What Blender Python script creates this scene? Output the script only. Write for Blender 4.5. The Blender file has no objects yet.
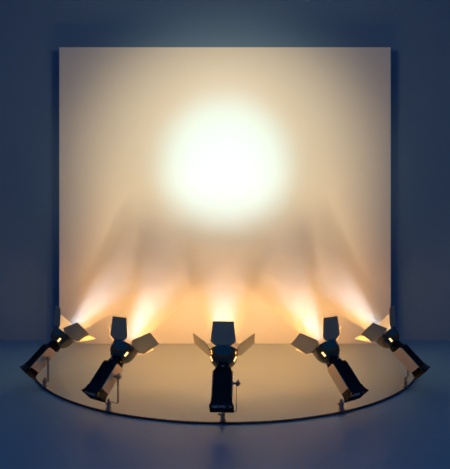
import bpy, bmesh, math
from mathutils import Vector, Matrix
sc = bpy.context.scene
C = sc.collection
R = math.radians
sc.view_settings.view_transform = 'Standard'
sc.view_settings.look = 'None'
sc.view_settings.gamma = 1.0
sc.view_settings.use_curve_mapping = False
sc.view_settings.exposure = 0.0

# ------------------------------------------------------------ materials
def mat(name, col, rough=0.5, metal=0.0, spec=0.5, bump=None, var=None, coat=0.0, emis=None, estr=0.0):
    m = bpy.data.materials.new(name); m.use_nodes = True
    nt = m.node_tree; b = nt.nodes['Principled BSDF']
    b.inputs['Base Color'].default_value = (*col, 1)
    b.inputs['Roughness'].default_value = rough
    b.inputs['Metallic'].default_value = metal
    b.inputs['Specular IOR Level'].default_value = spec
    b.inputs['Coat Weight'].default_value = coat
    if emis:
        b.inputs['Emission Color'].default_value = (*emis, 1)
        b.inputs['Emission Strength'].default_value = estr
    if var or bump:
        tc = nt.nodes.new('ShaderNodeTexCoord')
        n = nt.nodes.new('ShaderNodeTexNoise')
        nt.links.new(tc.outputs['Object'], n.inputs['Vector'])
        n.inputs['Scale'].default_value = (bump or var)[0]
        n.inputs['Detail'].default_value = 4
    if var:
        r = nt.nodes.new('ShaderNodeMapRange')
        r.inputs['To Min'].default_value = max(0.02, rough - var[1])
        r.inputs['To Max'].default_value = rough + var[1]
        nt.links.new(n.outputs['Fac'], r.inputs['Value'])
        nt.links.new(r.outputs['Result'], b.inputs['Roughness'])
    if bump:
        bp = nt.nodes.new('ShaderNodeBump')
        bp.inputs['Strength'].default_value = bump[1]
        bp.inputs['Distance'].default_value = 0.002
        nt.links.new(n.outputs['Fac'], bp.inputs['Height'])
        nt.links.new(bp.outputs['Normal'], b.inputs['Normal'])
    return m

M = dict(
    wall=mat('painted_wall', (0.17, 0.30, 0.46), 0.7, spec=0.2, var=(1.5, 0.05)),
    floor=mat('studio_floor', (0.15, 0.33, 0.46), 0.40, spec=0.35, var=(1.2, 0.04)),
    stage=mat('stage_top', (0.56, 0.58, 0.43), 0.32, spec=0.45, var=(1.0, 0.008)),
    trim=mat('stage_trim', (0.10, 0.09, 0.08), 0.22, metal=1.0),
    panel=mat('backdrop_panel', (0.82, 0.80, 0.74), 0.75, spec=0.15, var=(2.0, 0.05)),
    black=mat('gloss_black_metal', (0.005, 0.004, 0.004), 0.20, spec=0.28, var=(30, 0.05)),
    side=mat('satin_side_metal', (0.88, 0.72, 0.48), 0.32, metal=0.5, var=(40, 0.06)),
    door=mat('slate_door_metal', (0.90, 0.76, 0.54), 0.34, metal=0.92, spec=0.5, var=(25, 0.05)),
    bowl=mat('dark_chrome', (0.22, 0.18, 0.14), 0.17, metal=1.0, var=(12, 0.03)),
    steel=mat('bracket_steel', (0.36, 0.36, 0.37), 0.3, metal=0.8, var=(30, 0.05)),
    rim_gold=mat('rim_light_metal', (0.95, 0.72, 0.36), 0.18, metal=1.0, var=(30, 0.03)),
    rubber=mat('knob_rubber', (0.015, 0.015, 0.016), 0.5),
    inner=mat('reflector_lining', (0.85, 0.84, 0.8), 0.15, metal=1.0),
    lens=mat('lit_lens', (0.9, 0.9, 0.85), 0.2, emis=(1.0, 0.86, 0.62), estr=20),
    slot=mat('lit_vent_slot', (0.8, 0.6, 0.3), 0.3, emis=(1.0, 0.66, 0.25), estr=1.6),
    capgrey=mat('rear_plate_metal', (0.6, 0.62, 0.65), 0.28, metal=0.8, var=(30, 0.05)),
)

# ------------------------------------------------------------ mesh helpers
def obj(name, bm, m, parent=None, smooth=False, bevel=0.0, seg=2):
    bmesh.ops.recalc_face_normals(bm, faces=bm.faces[:])
    me = bpy.data.meshes.new(name); bm.to_mesh(me); bm.free()
    me.materials.append(m)
    o = bpy.data.objects.new(name, me); C.objects.link(o)
    if parent: o.parent = parent
    if smooth:
        for p in me.polygons: p.use_smooth = True
        me.set_sharp_from_angle(angle=R(38))
    if bevel:
        b = o.modifiers.new('bevel', 'BEVEL'); b.width = bevel; b.segments = seg
        b.limit_method = 'ANGLE'; b.angle_limit = R(35)
    return o

def box(bm, x0, x1, y0, y1, z0, z1):
    v = [bm.verts.new((x, y, z)) for x in (x0, x1) for y in (y0, y1) for z in (z0, z1)]
    for f in ((0,1,3,2),(4,6,7,5),(0,4,5,1),(2,3,7,6),(0,2,6,4),(1,5,7,3)):
        bm.faces.new([v[i] for i in f])
    return v

def prism(bm, pts, d):
    """pts: closed polygon of 3D points, extruded by vector d"""
    a = [bm.verts.new(p) for p in pts]; b = [bm.verts.new(Vector(p) + Vector(d)) for p in pts]
    bm.faces.new(a); bm.faces.new(b[::-1])
    n = len(pts)
    for i in range(n): bm.faces.new((a[i], b[i], b[(i+1) % n], a[(i+1) % n]))

def loft(bm, rings, cap0=True, cap1=True):
    vs = [[bm.verts.new(p) for p in r] for r in rings]
    n = len(rings[0])
    for a, b in zip(vs, vs[1:]):
        for i in range(n): bm.faces.new((a[i], a[(i+1) % n], b[(i+1) % n], b[i]))
    if cap0: bm.faces.new(vs[0])
    if cap1: bm.faces.new(vs[-1][::-1])

def lathe_y(bm, prof, n=48, closed=False, c=(0,0,0)):
    """prof: list of (y, r) about the Y axis"""
    rings = [[(c[0]+r*math.cos(2*math.pi*i/n), c[1]+y, c[2]+r*math.sin(2*math.pi*i/n)) for i in range(n)] for y, r in prof]
    if closed:
        vs = [[bm.verts.new(p) for p in r] for r in rings]
        for k in range(len(vs)):
            a, b = vs[k], vs[(k+1) % len(vs)]
            for i in range(n): bm.faces.new((a[i], a[(i+1) % n], b[(i+1) % n], b[i]))
    else:
        loft(bm, rings)

def lathe_x(bm, prof, n=24, c=(0,0,0)):
    loft(bm, [[(c[0]+x, c[1]+r*math.cos(2*math.pi*i/n), c[2]+r*math.sin(2*math.pi*i/n)) for i in range(n)] for x, r in prof])

def lathe_z(bm, prof, n=24, c=(0,0,0)):
    loft(bm, [[(c[0]+r*math.cos(2*math.pi*i/n), c[1]+r*math.sin(2*math.pi*i/n), c[2]+z) for i in range(n)] for z, r in prof])

# ------------------------------------------------------------ setting
WALL_Y = 6.825; PY = 6.532; ST = 0.012
bm = bmesh.new(); box(bm, -7, 7, -3, WALL_Y+0.2, -0.2, 0)
o = obj('floor', bm, M['floor']); o['kind'] = 'structure'
bm = bmesh.new(); box(bm, -7, 7, WALL_Y, WALL_Y+0.2, 0, 6.5)
o = obj('wall_back', bm, M['wall']); o['kind'] = 'structure'

def tag(o, label, cat, group=None, kind=None):
    o['label'] = label; o['category'] = cat
    if group: o['group'] = group
    if kind: o['kind'] = kind

# stage: disc centred just in front of the panel, cut off behind it
SC = Vector((0, 6.26, 0)); SR = 2.462
def disc_outline(r, n=160, z=0.0, ymax=PY+0.12):
    a1 = math.asin(min(1, (ymax-SC.y)/r))
    a0 = -math.pi - a1
    return [(SC.x + r*math.cos(a0+(a1-a0)*i/n), SC.y + r*math.sin(a0+(a1-a0)*i/n), z) for i in range(n+1)]
stage = bpy.data.objects.new('stage', None); C.objects.link(stage)
stage.location = (0, 6.26, 0)
tag(stage, 'low pale round stage with thin dark rim spreading out in front of the lit panel', 'stage')
def shifted(pts): return [(p[0]-SC.x, p[1]-SC.y, p[2]) for p in pts]
bm = bmesh.new(); prism(bm, shifted(disc_outline(SR-0.008)), (0, 0, ST))
obj('platform', bm, M['stage'], stage)
bm = bmesh.new()
rin, rout = shifted(disc_outline(SR-0.008)), shifted(disc_outline(SR+0.006))
sections = []
for a, b in zip(rin, rout):
    sections.append([(a[0], a[1], 0), (b[0], b[1], 0), (b[0], b[1], ST+0.001), ((a[0]+b[0])/2, (a[1]+b[1])/2, ST+0.004), (a[0], a[1], ST+0.004)])
loft(bm, sections)
obj('edge_trim', bm, M['trim'], stage, smooth=True)

# backdrop panel
bm = bmesh.new(); box(bm, -2.41, 2.41, 0, 0.05, 0, 4.322-ST)
panel = obj('backdrop_panel', bm, M['panel'], bevel=0.008)
panel.location = (0, PY, ST)
tag(panel, 'huge pale square backdrop panel standing behind the stage with a glowing bright spot', 'backdrop')

# ------------------------------------------------------------ spotlight
PV = 0.225      # distance from the rear of the housing to the pivot
PZ = 0.318     # pivot height above the stage
def rsec(y, hw, z0, z1, r, n=5):
    """rounded rectangle section in the XZ plane at y"""
    out = []
    for cx, cz, a in ((hw-r, z1-r, 0), (-hw+r, z1-r, 90), (-hw+r, z0+r, 180), (hw-r, z0+r, 270)):
        for i in range(n+1):
            t = R(a+90*i/n); out.append((cx+r*math.cos(t), y, cz+r*math.sin(t)))
    return out

def door_mesh(side):
    """barn door leaf hinged at the bowl's mouth; built in a frame where u = width, v = length"""
    f = R({'top': 42, 'bottom': 42, 'left': 48, 'right': 48}[side])
    poly = [(-0.062, 0.0), (-0.113, 0.040), (-0.092, 0.215), (0.092, 0.215), (0.113, 0.040), (0.062, 0.0)]
    th = 0.0035
    out = {'top': Vector((0,0,1)), 'bottom': Vector((0,0,-1)), 'left': Vector((-1,0,0)), 'right': Vector((1,0,0))}[side]
    u = Vector((1,0,0)) if side in ('top', 'bottom') else Vector((0,0,1))
    v = Vector((0,1,0))*math.cos(f) + out*math.sin(f)
    nrm = u.cross(v)
    base = Vector((0, 0.512-PV, 0)) + out*0.118
    bm = bmesh.new()
    prism(bm, [base + u*a + v*b for a, b in poly], nrm*th)
    # rolled rim along the free edge and two stiffening folds
    for (a0, b0), (a1, b1) in (((-0.092, 0.211), (0.092, 0.211)),):
        p = [base+u*a0+v*b0-nrm*0.002, base+u*a1+v*b1-nrm*0.002, base+u*a1+v*(b1+0.005)-nrm*0.002, base+u*a0+v*(b0+0.005)-nrm*0.002]
        prism(bm, p, nrm*0.0075)
    hgs = []
    for s in (-1, 1):
        hg = bmesh.new(); hgs.append(hg)
        c = base + u*(s*0.042) - v*0.006
        p = [c-u*0.010-v*0.012-nrm*0.004, c+u*0.010-v*0.012-nrm*0.004, c+u*0.010+v*0.022-nrm*0.004, c-u*0.010+v*0.022-nrm*0.004]
        prism(hg, p, nrm*0.011)
    return bm, hgs

def make_lamp():
    root = bpy.data.objects.new('stage_spotlight', None); C.objects.link(root)
    head = []
    # --- housing: rounded black shell
    bm = bmesh.new()
    loft(bm, [rsec(y-PV, hw, z0, z1, r) for y, hw, z0, z1, r in
              ((0.023, 0.079, -0.042, 0.068, 0.018), (0.30, 0.079, -0.042, 0.068, 0.018),
               (0.325, 0.073, -0.040, 0.063, 0.020), (0.332, 0.064, -0.036, 0.056, 0.022))])
    housing = obj('housing', bm, M['black'], root, smooth=True)
    head.append(housing)
    # ribbed top cover
    bm = bmesh.new()
    loft(bm, [[(x, y-PV, z) for x, z in ((-0.078,0.060),(-0.072,0.074),(-0.058,0.079),(0.058,0.079),(0.072,0.074),(0.078,0.060))]
              for y in (0.025, 0.315)])
    for k in range(9):
        x = -0.056 + k*0.014
        box(bm, x-0.002, x+0.002, 0.050-PV, 0.30-PV, 0.078, 0.082)
    obj('top_cover', bm, M['black'], housing, smooth=True)
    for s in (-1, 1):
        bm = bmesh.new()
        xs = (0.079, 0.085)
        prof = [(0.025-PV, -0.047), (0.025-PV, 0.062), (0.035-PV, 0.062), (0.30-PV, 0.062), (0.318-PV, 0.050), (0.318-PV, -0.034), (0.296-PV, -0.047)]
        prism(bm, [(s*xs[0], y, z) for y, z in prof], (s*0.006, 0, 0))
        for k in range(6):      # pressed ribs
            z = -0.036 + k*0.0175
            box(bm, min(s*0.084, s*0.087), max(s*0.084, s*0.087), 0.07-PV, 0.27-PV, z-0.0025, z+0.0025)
        es = bmesh.new()  # golden rim light on the housing edge, added as a polished strip
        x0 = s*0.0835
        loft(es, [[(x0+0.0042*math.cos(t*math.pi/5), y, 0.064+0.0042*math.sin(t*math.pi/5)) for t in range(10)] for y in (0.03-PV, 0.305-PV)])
        e_ = obj('rim_light_strip', es, M['rim_gold'], housing, smooth=True); e_['label'] = 'polished gold strip added as rim light'
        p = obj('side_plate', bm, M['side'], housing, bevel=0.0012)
        p['label'] = 'satin metal side plate'
    # rear cap, flaring outwards behind the shell
    bm = bmesh.new()
    loft(bm, [rsec(y-PV, hw, z0, z1, r) for y, hw, z0, z1, r in
              ((0.068, 0.0862, -0.047, 0.0805, 0.012), (0.040, 0.088, -0.048, 0.082, 0.012), (0.018, 0.092, -0.050, 0.086, 0.010),
               (0.000, 0.100, -0.054, 0.094, 0.008), (-0.005, 0.101, -0.054, 0.095, 0.008),
               (-0.002, 0.094, -0.048, 0.088, 0.008), (0.010, 0.086, -0.041, 0.078, 0.008))])
    cap = obj('rear_cap', bm, M['black'], root, smooth=True); head.append(cap)
    bm = bmesh.new()
    loft(bm, [rsec(y-PV, hw, z0, z1, r) for y, hw, z0, z1, r in
              ((0.014, 0.080, 0.012, 0.074, 0.008), (0.004, 0.078, 0.014, 0.072, 0.008))])
    pl = obj('rear_plate', bm, M['capgrey'], cap, bevel=0.001); pl['label'] = 'grey metal rear plate'
    bm = bmesh.new(); lathe_y(bm, [(-0.010-PV, 0.009), (-0.008-PV, 0.012), (0.005-PV, 0.013)], 20, c=(0.050, 0, 0.042))
    obj('switch', bm, M['rubber'], cap, smooth=True)
    bm = bmesh.new(); lathe_y(bm, [(-0.014-PV, 0.010), (-0.008-PV, 0.014), (0.012-PV, 0.014)], 20, c=(0.0, 0, -0.024))
    obj('cable_gland', bm, M['rubber'], cap, smooth=True)
    # neck rings
    bm = bmesh.new()
    lathe_y(bm, [(0.325-PV, 0.056), (0.329-PV, 0.072), (0.342-PV, 0.075), (0.346-PV, 0.066), (0.352-PV, 0.066),
                 (0.356-PV, 0.071), (0.368-PV, 0.069), (0.378-PV, 0.052)], 40)
    neck = obj('neck_ring', bm, M['black'], root, smooth=True); head.append(neck)
    bm = bmesh.new(); box(bm, -0.010, 0.012, 0.338-PV, 0.350-PV, 0.066, 0.080)
    lt = obj('latch', bm, M['steel'], neck, bevel=0.002); lt['label'] = 'small bright steel latch'
    # bowl
    outer = [(0.366, 0.044), (0.372, 0.058), (0.384, 0.078), (0.400, 0.095), (0.422, 0.110), (0.448, 0.1205), (0.478, 0.125), (0.505, 0.126), (0.510, 0.129), (0.516, 0.129)]
    inner = [(0.516, 0.122), (0.478, 0.120), (0.448, 0.115), (0.422, 0.104), (0.402, 0.090), (0.390, 0.076), (0.380, 0.050)]
    bm = bmesh.new(); lathe_y(bm, [(y-PV, r) for y, r in outer+inner], 56, closed=True)
    bowl = obj('lamp_bowl', bm, M['bowl'], root, smooth=True); head.append(bowl)
    bm = bmesh.new(); lathe_y(bm, [(0.440-PV, 0.085), (0.440-PV, 0.1125), (0.446-PV, 0.1125), (0.452-PV, 0.085), (0.455-PV, 0.03)], 40)
    ln = obj('lens', bm, M['lens'], bowl, smooth=True); ln['label'] = 'glowing lens'
    for a in (22, 158):      # lit vents on both flanks of the bowl
        bm = bmesh.new()
        d = Vector((math.cos(R(a)), 0, math.sin(R(a)))); t = Vector((-math.sin(R(a)), 0, math.cos(R(a))))
        p0 = Vector((0, 0.408-PV, 0)) + d*0.1005; p1 = Vector((0, 0.448-PV, 0)) + d*0.1215
        prism(bm, [p0-t*0.010, p0+t*0.010, p1+t*0.010, p1-t*0.010], d*0.004)
        v = obj('vent_slot', bm, M['slot'], bowl); v['label'] = 'glowing amber vent slot'
    # barn doors
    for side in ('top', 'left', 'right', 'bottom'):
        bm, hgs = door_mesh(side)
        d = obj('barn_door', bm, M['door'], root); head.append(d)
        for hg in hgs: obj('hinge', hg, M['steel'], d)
    # --- one sided yoke: steel strip from the pivot down and across to the clamp
    bm = bmesh.new()
    w = 0.011
    path = [(0.118, PZ+0.02), (0.118, 0.092), (0.110, 0.080), (-0.012, 0.080)]
    prof = [(0.114, PZ+0.022), (0.120, PZ+0.022), (0.120, 0.090), (0.116, 0.080), (0.108, 0.076), (-0.014, 0.076), (-0.014, 0.083),
            (0.105, 0.083), (0.111, 0.086), (0.114, 0.092)]
    prism(bm, [(x, -w, z) for x, z in prof], (0, 2*w, 0))
    yoke = obj('yoke', bm, M['steel'], root, bevel=0.0012)
    bm = bmesh.new(); lathe_x(bm, [(0.083, 0.016), (0.094, 0.016), (0.095, 0.009), (0.120, 0.009), (0.121, 0.020), (0.126, 0.023), (0.140, 0.021), (0.142, 0.010), (0.150, 0.008)], 24, c=(0, 0, PZ))
    box(bm, 0.128, 0.137, -0.006, 0.006, PZ-0.004, PZ+0.034)
    obj('tilt_knob', bm, M['steel'], yoke, smooth=True)
    bm = bmesh.new()
    lathe_z(bm, [(0.0, 0.030), (0.006, 0.031), (0.012, 0.022), (0.040, 0.019), (0.044, 0.024), (0.066, 0.024), (0.070, 0.014), (0.094, 0.012), (0.097, 0.006)], 28)
    box(bm, -0.040, -0.018, -0.008, 0.008, 0.046, 0.062)
    base = obj('clamp_base', bm, M['steel'], root, smooth=True)
    for o in head: o.location = (0, 0, PZ)
    return root, [o.name for o in head]

def kids(o): return [c for c in bpy.data.objects if c.parent == o]
def copy_tree(o, parent=None):
    c = o.copy(); C.objects.link(c)
    if parent: c.parent = parent
    for ch in kids(o): copy_tree(ch, c)
    return c

HEADPARTS = ('housing', 'rear_cap', 'neck_ring', 'lamp_bowl', 'barn_door')
BEAM_LEN = 1.8; BEAM_DEG = 36; HAZE = 1.9
AIM = Vector((0, PY, 2.60))
#        x       y      yaw   tilt  label
LAMPS = [(-1.880, 4.70, 54.0, 44.5, 'black spotlight with open barn doors at the far left end of the stage rim'),
         (-1.055, 4.085, 33.0, 44.5, 'tilted black spotlight on the stage rim between the far left one and the centre one'),
         (-0.020, 3.845, 2.5, 47.0, 'black spotlight seen straight from behind at the middle of the stage rim'),
         (1.055, 4.085, -33.0, 44.5, 'tilted black spotlight on the stage rim between the centre one and the far right one'),
         (1.880, 4.70, -54.0, 44.5, 'black spotlight with open barn doors at the far right end of the stage rim')]
proto, _ = make_lamp()
roots = [proto] + [None]*4
for i in range(1, 5): roots[i] = copy_tree(proto)

def spot(name, loc, aim, power, col, size, blend, rad, parent=None):
    l = bpy.data.lights.new(name, 'SPOT'); l.energy = power; l.color = col
    l.spot_size = R(size); l.spot_blend = blend; l.shadow_soft_size = rad
    o = bpy.data.objects.new(name, l); C.objects.link(o)
    o.location = loc
    o.rotation_euler = (Vector(aim)-Vector(loc)).to_track_quat('-Z', 'Y').to_euler()
    return o

P = dict(beam=115, wash=46, key=1500, core=1150, fill=55)
spot('fill_light', (0, 3.5, 3.62), (0, PY, 3.3), P['fill'], (1.0, 0.86, 0.66), 150, 0.6, 0.35)  # added unseen fill above the frame, lifts the panel corners and wall
m = bpy.data.materials.new('beam_haze'); m.use_nodes = True; nt = m.node_tree
nt.nodes.clear(); out = nt.nodes.new('ShaderNodeOutputMaterial'); vs = nt.nodes.new('ShaderNodeVolumeScatter')
vs.inputs['Color'].default_value = (0.96, 0.96, 0.96, 1); vs.inputs['Anisotropy'].default_value = 0.1
tc = nt.nodes.new('ShaderNodeTexCoord'); sx = nt.nodes.new('ShaderNodeSeparateXYZ'); mr = nt.nodes.new('ShaderNodeMapRange')
nt.links.new(tc.outputs['Object'], sx.inputs[0]); nt.links.new(sx.outputs['Y'], mr.inputs['Value'])
mr.inputs['From Min'].default_value = 0.0; mr.inputs['From Max'].default_value = BEAM_LEN
mr.inputs['To Min'].default_value = HAZE; mr.inputs['To Max'].default_value = 0.0
m2 = nt.nodes.new('ShaderNodeMapRange'); m2.inputs['From Max'].default_value = 0.60; m2.inputs['To Min'].default_value = 0.12
nt.links.new(sx.outputs['Y'], m2.inputs['Value']); mu = nt.nodes.new('ShaderNodeMath'); mu.operation = 'MULTIPLY'
nt.links.new(mr.outputs['Result'], mu.inputs[0]); nt.links.new(m2.outputs['Result'], mu.inputs[1])
nt.links.new(mu.outputs[0], vs.inputs['Density']); nt.links.new(vs.outputs[0], out.inputs['Volume'])
def cone_mesh():
    bm = bmesh.new(); a = math.tan(R(BEAM_DEG/2+1.5))
    lathe_y(bm, [(0.0, 0.10), (BEAM_LEN, 0.10+a*BEAM_LEN)], 40)
    return bm
HL = ('far left spotlight', 'second spotlight from the left', 'centre spotlight', 'second spotlight from the right', 'far right spotlight')
for (x, y, yaw, tilt, label), r, hl in zip(LAMPS, roots, HL):
    r.location = (x, y, ST); r.rotation_euler = (0, 0, -R(yaw))
    tag(r, label, 'spotlight', 'spotlights around the stage rim')
    for ch in kids(r):
        if ch.name.split('.')[0] in HEADPARTS: ch.rotation_euler = (R(tilt), 0, 0)
    mw = Matrix.Translation((x, y, ST)) @ Matrix.Rotation(-R(yaw), 4, 'Z') @ Matrix.Translation((0, 0, PZ)) @ Matrix.Rotation(R(tilt), 4, 'X')
    p = mw @ Vector((0, 0.47-PV, 0))
    ax = (mw.to_3x3() @ Vector((0, 1, 0)))
    aimdir = (AIM - p).normalized()
    spot('beam_light', p, AIM, P['beam'], (0.50, 0.76, 1.0), BEAM_DEG, 0.75, 0.03)
    hz = obj('beam_haze', cone_mesh(), m, smooth=True); hz.location = mw @ Vector((0, 0.62-PV, 0))
    hz.rotation_euler = (AIM - hz.location).to_track_quat('Y', 'Z').to_euler()
    tag(hz, 'pale haze lit up in the beam rising from the ' + hl, 'haze', kind='stuff')
    q = mw @ Vector((0, 0.60-PV, -0.10)); fw = Vector((ax.x, ax.y, 0)).normalized()
    spot('wash_light', q, q+fw+Vector((0, 0, 0.25)), P['wash'], (1.0, 0.45, 0.09), 165, 0.7, 0.06)

# added unseen lights behind the camera, making the round glow on the panel
spot('key_light', (0, -0.5, 3.4), AIM, P['key'], (1.0, 0.80, 0.46), 42, 1.0, 0.4)
spot('core_light', (0, -0.5, 3.4), AIM, P['core'], (0.05, 0.75, 1.0), 20, 1.0, 0.1)

# world: deep blue ambient
w = bpy.data.worlds.new('world'); sc.world = w; w.use_nodes = True
wn = w.node_tree; bg = wn.nodes['Background']; bg.inputs[1].default_value = 0.21
tc = wn.nodes.new('ShaderNodeTexCoord'); sx = wn.nodes.new('ShaderNodeSeparateXYZ'); mr = wn.nodes.new('ShaderNodeMapRange')
mr.interpolation_type = 'SMOOTHSTEP'
wn.links.new(tc.outputs['Generated'], sx.inputs[0]); wn.links.new(sx.outputs['Z'], mr.inputs['Value'])
mr.inputs['From Min'].default_value = 0.05; mr.inputs['From Max'].default_value = 0.55
mx = wn.nodes.new('ShaderNodeMix'); mx.data_type = 'RGBA'
mx.inputs['A'].default_value = (0.17, 0.16, 0.14, 1); mx.inputs['B'].default_value = (0.03, 0.30, 1.0, 1)
wn.links.new(mr.outputs['Result'], mx.inputs['Factor']); wn.links.new(mx.outputs['Result'], bg.inputs[0])

cam = bpy.data.cameras.new('camera'); co = bpy.data.objects.new('camera', cam); C.objects.link(co)
co.location = (0, 0, 1.6); co.rotation_euler = (R(90), 0, 0)
cam.sensor_width = 36; cam.lens = 36*450/469
sc.camera = co
